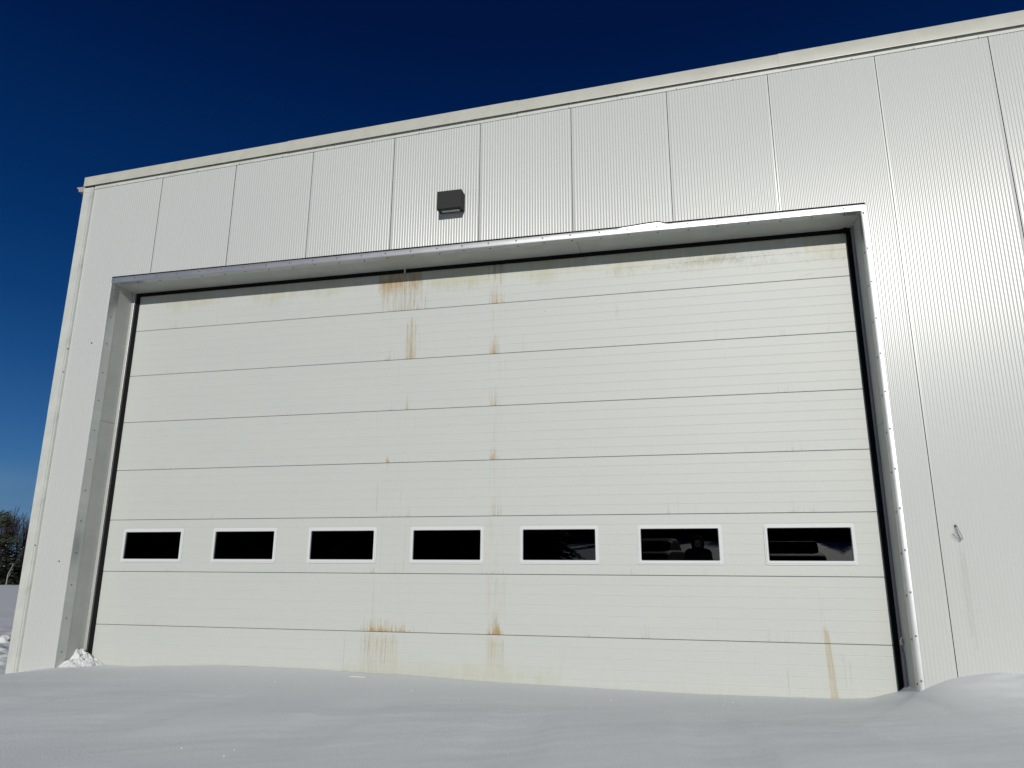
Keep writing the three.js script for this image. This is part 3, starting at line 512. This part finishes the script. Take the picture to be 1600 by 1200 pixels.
function makeBare(h, spread, depth, seg0, mat = bark) {
  const g = new THREE.Group(), thick = [], thin = [];
  const grow = (a, d, L, r, k) => {
    const b = a.clone().addScaledVector(d, L); (k < 2 ? thick : thin).push(limb(a, b, r, r * 0.72, k < 2 ? 6 : 3));
    if (k >= depth) return;
    const n = k === 0 ? seg0 : 2 + (rnd() < 0.55 ? 1 : 0);
    for (let i = 0; i < n; i++) {
      const q = V(gauss(), gauss() * 0.6, gauss()).multiplyScalar(spread), e = d.clone().multiplyScalar(1).add(q); e.y += 0.16; e.normalize();
      grow(a.clone().lerp(b, i === 0 ? 1 : rr(0.45, 1)), e, L * rr(0.62, 0.86), r * (i === 0 ? 0.72 : 0.52), k + 1);
    }
  };
  grow(V(0, -0.15, 0), V(rr(-0.1, 0.1), 1, rr(-0.1, 0.1)).normalize(), h * 0.24, h * 0.0125, 0);
  part('trunk', thick, mat, g); part('crown', thin, twigMat, g);
  return g;
}
function makePine(h) {
  const g = new THREE.Group(), l = [], limbs = [limb(V(0, -0.2, 0), V(0.1, h * 0.5, 0), 0.17, 0.12, 8), limb(V(0.1, h * 0.5, 0), V(0, h, 0), 0.12, 0.02, 7)];
  for (let k = 0; k < 44; k++) {
    const big = k < 7, t = k / 44, y = big ? [2.05, 2.95, 2.75, 3.1, 3.3, 3.45, 2.2][k] : h * (0.2 + 0.77 * t), a = big ? 0.8274 + 3.14159 * 0 + [0, 0.2, -0.15, 0.1, -0.25, 0.05, 0.3][k] : k * 2.4 + rr(-0.3, 0.3), L = big ? [3.0, 2.5, 2.35, 2.6, 2.45, 2.2, 2.8][k] : (0.6 + 1.1 * (1 - t)) * rr(0.75, 1.1), d = V(Math.cos(a), big ? rr(0.08, 0.2) : rr(-0.02, 0.18), -Math.sin(a)).normalize(), o = V(0.05, y - (big ? 0.25 : 0), 0);
    const e = o.clone().addScaledVector(d, L); e.y -= 0.1; limbs.push(limb(o, e, 0.035, 0.012, 4));
    for (let s = 0; s < (big ? 34 : 9); s++) {
      const u = rr(0.3, 1.02), c = o.clone().lerp(e, u), dd = d.clone().add(V(gauss() * 0.5, rr(-0.3, 0.6), gauss() * 0.5)).normalize(), LL = rr(0.25, 0.5);
      limbs.push(limb(c, c.clone().addScaledVector(dd, LL), 0.008, 0.004, 3));
      for (let q = 0; q < 44; q++) { const p = c.clone().addScaledVector(dd, LL * rr(0.2, 1)), v = dd.clone().add(V(gauss(), gauss(), gauss()).multiplyScalar(0.8)).normalize().multiplyScalar(rr(0.1, 0.17)), w = V(gauss(), gauss(), gauss()).multiplyScalar(0.017); l.push(p.x - w.x, p.y - w.y, p.z - w.z, p.x + w.x, p.y + w.y, p.z + w.z, p.x + v.x, p.y + v.y, p.z + v.z); }
    }
  }
  part('trunk', limbs, bark, g); part('crown', triGeo(l), pineNeedles, g); return g;
}
function plant(proto, name, label, cat, x, z, turn, s, group, sink = 0) {
  const o = proto.clone(); o.name = numbered(name); o.position.set(x, groundY(x, z) - sink, z); o.rotation.y = turn; o.scale.setScalar(s); scene.add(o); return tag(o, label, cat, group);
}
const spruces = [makeSpruce(2.8, 1.15), makeSpruce(3.0, 1.3), makeSpruce(6.4, 1.9)];
const bares = [makeBare(5.6, 0.42, 6, 3), makeBare(4.6, 0.5, 6, 4), makeBare(6.2, 0.38, 6, 3)], palebare = makeBare(3.2, 0.55, 5, 2, paleBark);
const pine = makePine(8.5);
function wood(name, label, geos, spots) { // a far wood that reads as one mass
  const g = new THREE.Group(); g.name = name; scene.add(g); Object.assign(g.userData, { kind: 'stuff', label });
  geos.forEach((proto, q) => proto.children.forEach((c) => {
    const mine = spots.filter((_, i) => i % geos.length === q); if (!mine.length) return;
    const im = new THREE.InstancedMesh(c.geometry, c.material, mine.length), o = new THREE.Object3D(); im.name = c.name;
    mine.forEach(([x, z, turn, s], i) => { o.position.set(x, groundY(x, z) - 0.1, z); o.rotation.y = turn; o.scale.setScalar(s); o.updateMatrix(); im.setMatrixAt(i, o.matrix); });
    g.add(im); im.userData.kind = 'stuff';
  }));
}
{ // edge of the wood beyond the field, seen past the left corner
  const at = (s, d) => [7.442 - 0.7365 * d + 0.677 * s, 7.228 - 0.677 * d - 0.7365 * s];
  const put = (proto, name, label, cat, s, d, turn, k, sink) => { const [x, z] = at(s, d); plant(proto, name, label, cat, x, z, turn, k, undefined, sink); };
  put(pine, 'pine_tree', 'dark pine at the left picture edge, long boughs reaching over bare trees', 'pine tree', -2.75, 44, 0, 1);
  put(palebare, 'small_tree', 'low forked tree with pale sunlit stems in front of the dark spruces', 'tree', 0.25, 43.6, 0.7, 0.8);
  put(bares[2], 'bare_tree', 'thin leafless tree rising between the pine boughs and the building corner', 'tree', -0.15, 46.4, 0.4, 0.9);
  put(bares[0], 'bare_tree', 'leafless tree with a haze of purplish twigs right beside the building corner', 'tree', 0.75, 46, 1.7, 0.98);
  put(bares[1], 'bare_tree', 'leafless tree half hidden behind the boughs of the pine', 'tree', -0.9, 47, 3, 0.9);
  put(bares[1], 'bare_tree', 'leafless bushy tree mostly hidden behind the building corner', 'tree', 1.25, 46.8, 5, 1.05);
  put(spruces[0], 'spruce_tree', 'low dark snow-dusted spruce under the pine boughs at the left picture edge', 'spruce tree', -0.75, 45.4, 0.5, 0.82, 0.25);
  put(spruces[1], 'spruce_tree', 'low dark snow-dusted spruce behind the forked tree', 'spruce tree', 0.05, 45.2, 2, 0.85, 0.3);
  put(spruces[0], 'spruce_tree', 'low dark snow-dusted spruce nearest the building corner', 'spruce tree', 0.85, 45.4, 4, 0.9, 0.25);
  const low = [], bare = [];
  for (let i = 0; i < 26; i++) { const s = -14 + i * 0.9; if (s > -1.3 && s < 1.4) continue; const [x, z] = at(s, 45.6 + 0.7 * Math.sin(i * 4)); low.push([x, z, i * 2.3, 0.85 + 0.1 * Math.sin(i * 7)]); const [u, w] = at(s + 0.4, 48 + Math.sin(i * 5)); bare.push([u, w, i * 1.7, 0.8 + 0.12 * Math.sin(i * 3)]); }
  for (let i = 0; i < 9; i++) { const [x, z] = at(-1.5 + i * 0.4, 47.0 + 0.5 * (i % 2)); low.push([x, z, i, 0.84]); const [u, w] = at(-1.4 + i * 0.38, 50 + (i % 3)); bare.push([u, w, i * 2.1, 0.86]); const [p, q] = at(-1.5 + i * 0.42, 53 + (i % 2)); bare.push([p, q, i * 1.3, 0.95]); }
  wood('spruce_thicket', 'dark mass of low spruces along the far edge of the field', [spruces[0], spruces[1]], low);
  wood('bare_wood', 'grey-brown mass of leafless trees beyond the field', [bares[0], bares[1], bares[2]], bare);
}
{ // what the door windows mirror: spruces close by on the left, the wood edge up the rise behind
  const a = [], b = [];
  for (let i = 0; i < 20; i++) { a.push([-30 + i * 1.62 + 0.4 * Math.sin(i * 3), 26 + 0.8 * Math.sin(i * 5), i * 1.9, 0.84 + 0.08 * Math.sin(i * 4)], [-30.6 + i * 1.6, 28.4, i * 2.9, 0.92]); }
  for (let i = 0; i < 62; i++) b.push([-58 + i * 2.5 + 0.8 * Math.sin(i * 3), 73 + 2 * Math.sin(i * 5) + (i % 2) * 4, i * 1.9, 1.2 + 0.2 * Math.sin(i * 4)], [-57 + i * 2.5, 80 + 1.5 * Math.sin(i * 7), i * 2.3, 1.25], [-58.5 + i * 2.5, 85, i * 1.3, 1.3]);
  wood('spruce_hedgerow', 'dense row of dark spruces across the yard, mirrored in the left door windows', [spruces[2]], a);
  wood('spruce_wood', 'dark spruce wood along the top of the snowy rise, mirrored in the right door windows', [spruces[2]], b);
}

// ------------------------------------------------------------------ who and what the door windows mirror behind the camera
{ // person in a dark hooded parka holding up a phone
  const px = 7.67, pz = 7.84, gy = groundY(px, pz) - 0.03;
  const t = thing('person', 'person in a dark hooded parka holding up a phone, mirrored in a right-hand window', 'person', [px, gy, pz]);
  const field = (bones, size, c, half, k, shape) => {
    const mc = new MarchingCubes(size, rubber, false, false, 160000), f = mc.field, p = V(0, 0, 0), q = V(0, 0, 0);
    for (let z = 0; z < size; z++) for (let y = 0; y < size; y++) for (let x = 0; x < size; x++) {
      p.set((x - size / 2) / (size / 2), (y - size / 2) / (size / 2), (z - size / 2) / (size / 2)).multiplyScalar(half).add(c);
      let d = 1e3;
      for (const [a, b, ra, rb, sx = 1] of bones) {
        const ab = q.subVectors(b, a).clone(), h = clamp(p.clone().sub(a).dot(ab) / Math.max(1e-6, ab.lengthSq())), e = a.clone().addScaledVector(ab, h).sub(p);
        e.z *= sx; const v = e.length() - (ra + (rb - ra) * h), m = Math.max(k - Math.abs(d - v), 0) / k; d = Math.min(d, v) - m * m * k * 0.25;
      }
      f[x + y * size + z * size * size] = -(shape ? shape(p, d) : d);
    }
    mc.isolation = 0; mc.update();
    const n = mc.count, g = new THREE.BufferGeometry();
    g.setAttribute('position', new THREE.BufferAttribute(mc.positionArray.slice(0, n * 3), 3)); g.setAttribute('normal', new THREE.BufferAttribute(mc.normalArray.slice(0, n * 3), 3));
    g.setAttribute('uv', new THREE.BufferAttribute(new Float32Array(n * 2), 2)); g.scale(half, half, half); g.translate(c.x, c.y, c.z); return g;
  };
  const cloth = new THREE.MeshStandardMaterial({ color: lin(0.018, 0.021, 0.034), roughness: 0.9 }), skin = new THREE.MeshStandardMaterial({ color: lin(0.42, 0.26, 0.19), roughness: 0.6 }), boot = new THREE.MeshStandardMaterial({ color: lin(0.02, 0.017, 0.015), roughness: 0.6 }), pants = new THREE.MeshStandardMaterial({ color: lin(0.03, 0.03, 0.035), roughness: 0.9 });
  const hz = 7.262 - pz, cx = 7.442 - px, cy = 1.283 - gy;            // the phone, right behind the lens
  const wr = V(cx + 0.10, cy - 0.045, hz + 0.09), wl = V(cx - 0.10, cy - 0.045, hz + 0.09);
  const body = [[V(0, 0.86, 0.02), V(0, 1.02, 0), 0.17, 0.155, 1.25], [V(0, 1.02, 0), V(0, 1.24, 0), 0.155, 0.165, 1.25], [V(-0.15, 1.27, 0), V(0.15, 1.27, 0), 0.105, 0.105], [V(0, 1.30, 0), V(0, 1.38, -0.01), 0.08, 0.075],
    [V(0.19, 1.27, 0), V(0.25, 1.00, -0.10), 0.078, 0.064], [V(0.25, 1.00, -0.10), wr, 0.062, 0.044], [V(-0.19, 1.27, 0), V(-0.28, 1.00, -0.12), 0.078, 0.064], [V(-0.28, 1.00, -0.12), wl, 0.062, 0.044],
    [V(0.10, 0.86, 0.01), V(0.115, 0.46, -0.01), 0.115, 0.078], [V(0.115, 0.46, -0.01), V(0.12, 0.14, 0.02), 0.075, 0.058], [V(-0.10, 0.86, 0.01), V(-0.115, 0.46, -0.02), 0.115, 0.078], [V(-0.115, 0.46, -0.02), V(-0.12, 0.14, 0.01), 0.075, 0.058]];
  part('body', field(body, 120, V(0, 0.78, -0.2), 0.84, 0.05), cloth, t);
  const head = [[V(0, 1.47, -0.005), V(0, 1.50, 0), 0.088, 0.092], [V(0, 1.415, -0.04), V(0, 1.43, -0.05), 0.045, 0.052], [V(0, 1.475, -0.092), V(0, 1.455, -0.108), 0.010, 0.016], [V(0, 1.34, 0.01), V(0, 1.42, 0), 0.058, 0.06]];
  const face = part('head', field(head, 64, V(0, 1.46, 0), 0.17, 0.02), skin, t);
  const eye = new THREE.MeshStandardMaterial({ color: lin(0.02, 0.015, 0.012), roughness: 0.2 });
  for (const s of [-1, 1]) { const g = new THREE.SphereGeometry(0.011, 10, 8); g.translate(s * 0.032, 1.485, -0.083); part('eye', g, eye, face); }
  { const g = new THREE.SphereGeometry(0.02, 12, 6); g.scale(1.1, 0.28, 0.4); g.translate(0, 1.424, -0.098); part('mouth', g, new THREE.MeshStandardMaterial({ color: lin(0.30, 0.13, 0.11), roughness: 0.6 }), face); }
  const hood = [[V(0, 1.38, 0.02), V(0, 1.49, 0.02), 0.12, 0.132], [V(0, 1.49, 0.02), V(0, 1.52, -0.03), 0.132, 0.118]];
  part('hood', field(hood, 64, V(0, 1.46, 0), 0.22, 0.03, (p, d) => Math.max(d, -(Math.hypot(p.x * 1.1, (p.y - 1.465) * 0.85, (p.z + 0.12) * 0.8) - 0.098))), cloth, t);
  const handBones = (s) => {
    const w = s > 0 ? wr : wl, k = V(cx + s * 0.082, cy - 0.02, hz + 0.035), b = [[w, k, 0.026, 0.024]];
    for (let i = 0; i < 4; i++) { const y = cy + 0.022 - i * 0.019, a = V(cx + s * 0.094, y, hz + 0.035), m = V(cx + s * 0.098, y + 0.004, hz - 0.002), e = V(cx + s * (0.068 + 0.004 * (i % 2)), y + 0.003, hz - 0.012); b.push([k, a, 0.015, 0.0095], [a, m, 0.0095, 0.0085], [m, e, 0.0085, 0.007]); }
    const t0 = V(cx + s * 0.075, cy - 0.045, hz + 0.035), t1 = V(cx + s * 0.058, cy - 0.03, hz + 0.026), t2 = V(cx + s * 0.045, cy - 0.012, hz + 0.015); b.push([w, t0, 0.02, 0.014], [t0, t1, 0.012, 0.010], [t1, t2, 0.010, 0.008]); return b;
  };
  for (const s of [-1, 1]) part('hand', field(handBones(s), 64, V(cx + s * 0.085, cy - 0.02, hz + 0.035), 0.1, 0.008), skin, t);
  for (const s of [-1, 1]) part('boot', field([[V(s * 0.12, 0.06, 0.04), V(s * 0.13, 0.05, -0.13), 0.058, 0.05], [V(s * 0.12, 0.06, 0.03), V(s * 0.12, 0.2, 0.02), 0.06, 0.066]], 40, V(s * 0.12, 0.1, -0.03), 0.25, 0.03), boot, t);
  const ph = thing('phone', 'slim dark phone held up in both hands of the person in the parka', 'phone', [7.442, 1.283, 7.25]);
  part('phone_body', box(-0.074, 0.074, -0.062, 0.010, -0.004, 0.004, 0.003), new THREE.MeshStandardMaterial({ color: lin(0.02, 0.02, 0.022), roughness: 0.3 }), ph);
  part('screen', box(-0.07, 0.07, -0.058, 0.006, 0.004, 0.0046), new THREE.MeshStandardMaterial({ color: lin(0.03, 0.03, 0.04), roughness: 0.1 }), ph);
}
function vehicle(name, label, cat, x, z, turn, col, H) { // nose toward -z; side profile carried across the width
  const t = thing(name, label, cat, [x, groundY(x, z), z], turn), W = 1.78, m = new THREE.MeshPhysicalMaterial({ color: col, roughness: 0.7, specularIntensity: 0.15 });
  const side = (pts, w, r) => { const s = new THREE.Shape(); s.moveTo(...pts[0]); s.splineThru(pts.slice(1).map((p) => new THREE.Vector2(...p))); const g = new THREE.ExtrudeGeometry(s, { depth: w - 2 * r, bevelEnabled: true, bevelSize: r, bevelThickness: r, bevelSegments: 3, curveSegments: 40 }); g.translate(0, 0, -(w - 2 * r) / 2); g.rotateY(Math.PI / 2); return g; };
  part('body', side([[2.25, 0.42], [2.28, 0.75], [2.15, 0.95], [1.1, 1.06], [0.2, 1.08], [-1.6, 1.1], [-2.2, 1.05], [-2.28, 0.6], [-2.2, 0.38], [0, 0.3], [2.1, 0.34]], W, 0.09), m, t);
  const cab = part('cabin', side([[1.15, 1.0], [0.75, 1.35], [0.35, H - 0.12], [-0.3, H], [-1.5, H - 0.04], [-2.1, H - 0.35], [-2.2, 1.0], [-0.5, 0.95]], W - 0.22, 0.12), m, t);
  const gl = new THREE.MeshStandardMaterial({ color: lin(0.012, 0.014, 0.016), roughness: 0.5 });
  part('windscreen', sheet(6, 3, (i, j) => [-0.66 + 1.32 * i / 6, 1.12 + (H - 1.32) * j / 3, -1.13 + 0.68 * j / 3 - 0.03]), gl, cab);
  const tyre = new THREE.TorusGeometry(0.25, 0.1, 12, 28); tyre.rotateY(Math.PI / 2); const rim = new THREE.CylinderGeometry(0.2, 0.2, 0.12, 24); rim.rotateZ(Math.PI / 2);
  for (const sx of [-1, 1]) for (const sz of [-1, 1]) { const w = sub('wheel', t); w.position.set(sx * (W / 2 - 0.08), 0.34, sz * 1.38); part('tyre', tyre, rubber, w); part('rim', rim, bareAlu, w); }
  for (const sx of [-1, 1]) { const g = new RoundedBoxGeometry(0.34, 0.14, 0.08, 2, 0.03); g.translate(sx * 0.66, 0.80, -2.27); part('headlight', g, new THREE.MeshStandardMaterial({ color: lin(0.75, 0.76, 0.78), roughness: 0.15 }), t); }
  part('grille', [0, 1, 2, 3].map((k) => box(-0.42, 0.42, 0.62 + k * 0.065, 0.645 + k * 0.065, -2.32, -2.27)), gasketMat, t);
  part('bumper', box(-0.84, 0.84, 0.36, 0.54, -2.38, -2.2, 0.05), rubber, t);
  return t;
}
vehicle('parked_car', 'dark car with pale headlights parked up the snowy rise, mirrored beside the hooded person', 'car', 6.25, 19.0, 0.12, lin(0.02, 0.022, 0.03), 1.48);
vehicle('parked_car', 'dark low car parked across the yard, mirrored in the rightmost door window', 'car', 10.5, 16.0, 0.1, lin(0.012, 0.014, 0.022), 1.36);
scene.traverse((o) => { if (o.isMesh) o.castShadow = o.receiveShadow = true; });
renderer.render(scene, camera);
